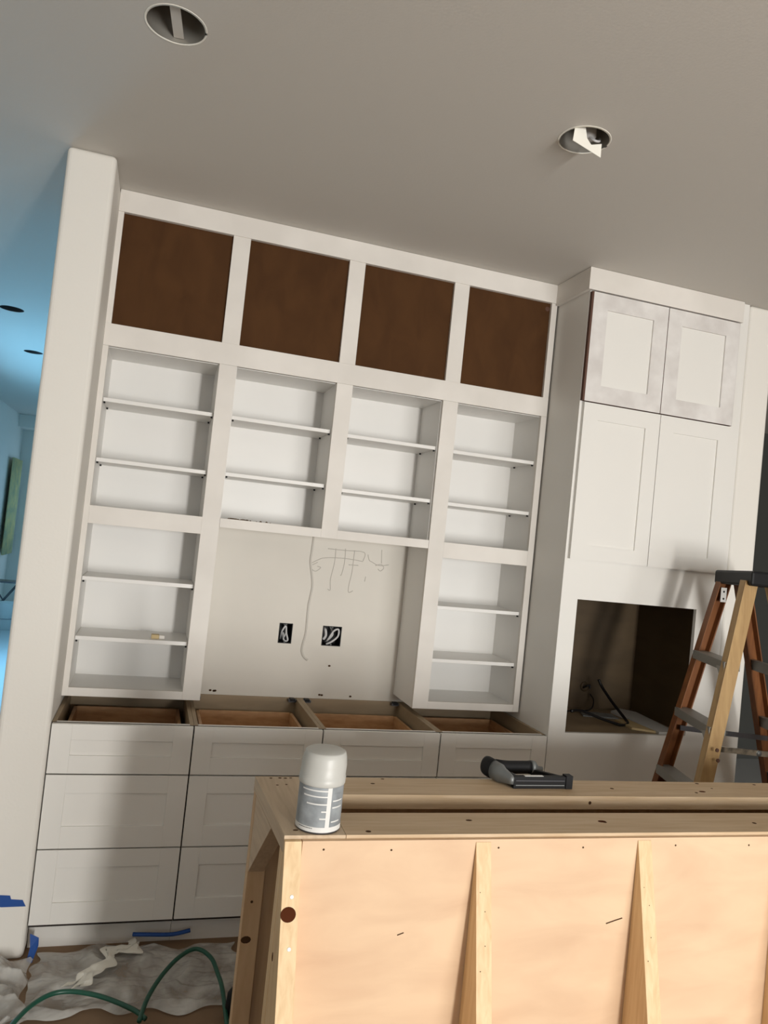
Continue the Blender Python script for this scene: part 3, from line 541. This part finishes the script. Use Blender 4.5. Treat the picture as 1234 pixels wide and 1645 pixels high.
b = MB(); p = lp(FN[0], FN[1], 0.99)
for dz in (0.018, -0.022): b.disc((p.x - dz * 0.2 - 0.005, p.y - 0.03, 0.99 + dz), (0, -1, 0), 0.0075, 'brown_edge', 12, t=0.004)
b.build('rivet', t)
for line in (FF, FN, RF, RN):
    b = MB(); q = Vector((line[1][0], line[1][1], 0)); b.box(q.x - 0.045, q.x + 0.045, q.y - 0.035, q.y + 0.035, 0.0, 0.045, 'black_plastic'); b.build('foot', t, bevel=0.004)

# ------------------------------------------------------------------ floor coverings, hose, tape
def sheet(name, x0, x1, y0, y1, nx, ny, amp, sc, label, cat, seed=0, base=0.004, edge=0.06, m='plastic_film'):
    b = MB(); vs = []
    for i in range(nx + 1):
        for j in range(ny + 1):
            u, v = i / nx, j / ny
            ex = 0.06 * noise.noise(Vector((v * 5, seed, 1))); ey = 0.08 * noise.noise(Vector((u * 5, seed, 7)))
            x = x0 + (x1 - x0) * u + ex * (1 if u > .5 else -1) * abs(2 * u - 1); y = y0 + (y1 - y0) * v + ey * abs(2 * v - 1)
            n1 = noise.turbulence(Vector((x * sc, y * sc * 1.6, seed)), 5, True); n2 = 1 - abs(noise.noise(Vector((x * sc * 0.9 + y * 2, y * sc * 1.4, seed + 9))))
            f = min(1, min(u, 1 - u, v, 1 - v) / edge)
            vs.append((x, y, base + amp * (0.55 * n1 + 0.5 * n2 ** 5) * (0.25 + 0.75 * f)))
    b.faces(vs, [(i * (ny + 1) + j, (i + 1) * (ny + 1) + j, (i + 1) * (ny + 1) + j + 1, i * (ny + 1) + j + 1) for i in range(nx) for j in range(ny)], m, True)
    return tag(b.build(name), label, cat)
sheet('plastic_sheet', 0.06, 0.80, -0.98, -0.575, 170, 120, 0.032, 5.2, 'crumpled clear plastic sheeting on the floor below the drawers', 'plastic sheet', 2)
sheet('plastic_sheet', -0.42, 0.055, -1.30, -0.635, 110, 130, 0.085, 5.5, 'bunched cloudy plastic at the foot of the left wall end', 'plastic sheet', 11)
sheet('paper_strip', 0.15, 0.46, -0.752, -0.698, 40, 14, 0.02, 8, 'torn pale strip of paper lying on the crumpled plastic', 'paper', 5, base=0.035, m='paper_white').rotation_euler = (0, 0, 0.90)
b = MB(); b.tube([(-0.05, -1.30, 0.012), (0.05, -1.06, 0.05), (0.115, -0.95, 0.055), (0.19, -0.915, 0.055), (0.30, -0.945, 0.05), (0.41, -1.03, 0.05), (0.455, -1.08, 0.045)], 0.008, 'hose_green', 12)
b.tube([(0.435, -1.09, 0.045), (0.46, -0.99, 0.06), (0.51, -0.875, 0.07), (0.575, -0.775, 0.075), (0.635, -0.735, 0.075), (0.685, -0.78, 0.065), (0.705, -0.87, 0.055), (0.715, -0.97, 0.05), (0.72, -1.20, 0.02)], 0.008, 'hose_green', 12)
tag(b.build('air_hose'), 'dark green air hose looping over the plastic beside the island', 'hose')
b = MB(); b.lathe((0.735, -1.055, 0.015), [(0.016, 0), (0.022, 0.02), (0.022, 0.075), (0.014, 0.09)], 'black_plastic', 16, (0.1, 0.05, 1)); b.tube([(0.742, -1.05, 0.10), (0.752, -1.02, 0.14), (0.757, -1.0, 0.18)], 0.004, 'black_plastic', 8)
tag(b.build('hose_coupler'), 'black hose fitting standing beside the rear leg of the island', 'fitting')
def tape(pts, d, label, nrm=(0, -1, 0)):
    b = MB(); b.prism(pts, d, 'tape_blue'); return tag(b.build('painters_tape'), label, 'tape')
tape([(-0.160, -0.6065, 0.215), (-0.160, -0.6065, 0.248), (-0.055, -0.6065, 0.240), (-0.050, -0.6065, 0.226), (-0.010, -0.6065, 0.222), (0.003, -0.6065, 0.198), (-0.08, -0.6065, 0.198)], (0, -0.0008, 0), 'blue tape stuck across the foot of the left wall end')
b = MB(); b.prism([(0.030, -0.615, 0.100), (0.062, -0.612, 0.082), (0.064, -0.618, 0.055), (0.050, -0.645, 0.008), (0.030, -0.640, 0.012), (0.036, -0.62, 0.05)], (0.0, 0.001, 0.0), 'tape_blue'); tag(b.build('painters_tape'), 'blue tape hanging at the corner under the lowest left drawer', 'tape')
b = MB(); b.tube([(0.40, -0.56, 0.05), (0.45, -0.57, 0.052), (0.55, -0.565, 0.045), (0.62, -0.56, 0.055)], 0.008, 'tape_blue', 6); tag(b.build('painters_tape'), 'crumpled blue tape along the plastic under the second base cabinet', 'tape')

# ------------------------------------------------------------------ far hall
b = MB();  # pleated sheet added in place of yellow-green light on the wall
vs = []; n = 40
for i in range(n + 1):
    y = 8.95 + 0.8 * i / n; x = -1.86 + 0.022 * math.sin(i * 1.25)
    vs += [(x, y, 0.85), (x, y, 2.35)]
b.faces(vs, [(2 * i, 2 * i + 2, 2 * i + 3, 2 * i + 1) for i in range(n)], 'light_strip_tint', True); c = b.build('light_strip'); sm = c.modifiers.new('thick', 'SOLIDIFY'); sm.thickness = 0.003
tag(c, 'pleated strip standing in for pale yellow-green light on the far left hall wall', 'light_strip')
t = thing('work_stool', (-1.55, 7.9, 0), 'thin dark folding stand far down the blue hall', 'stand')
b = MB(); b.box(-1.85, -1.35, 7.8, 8.1, 0.55, 0.57, 'tin_rim'); b.build('top', t)
for a, c in [((-1.80, 7.85, 0), (-1.42, 7.85, 0.55)), ((-1.42, 7.85, 0), (-1.80, 7.85, 0.55)), ((-1.80, 8.05, 0), (-1.42, 8.05, 0.55)), ((-1.42, 8.05, 0), (-1.80, 8.05, 0.55))]:
    b = MB(); b.cyl(a, c, 0.010, 'tin_rim', 10); b.build('leg', t)
t = thing('plastic_bucket', (-1.30, 6.9, 0), 'pale bucket on the floor far down the blue hall', 'bucket')
b = MB(); b.lathe((-1.42, 7.3, 0.001), [(0, 0), (0.13, 0), (0.155, 0.34), (0.165, 0.345), (0.15, 0.345), (0.125, 0.01), (0, 0.01)], 'label_white', 32, cap=False); b.build('body', t)
b = MB(); b.tube([(-1.59, 7.3, 0.32), (-1.55, 7.13, 0.18), (-1.42, 7.12, 0.15), (-1.29, 7.13, 0.18), (-1.25, 7.3, 0.32)], 0.004, 'tin_rim', 8); b.build('handle', t)
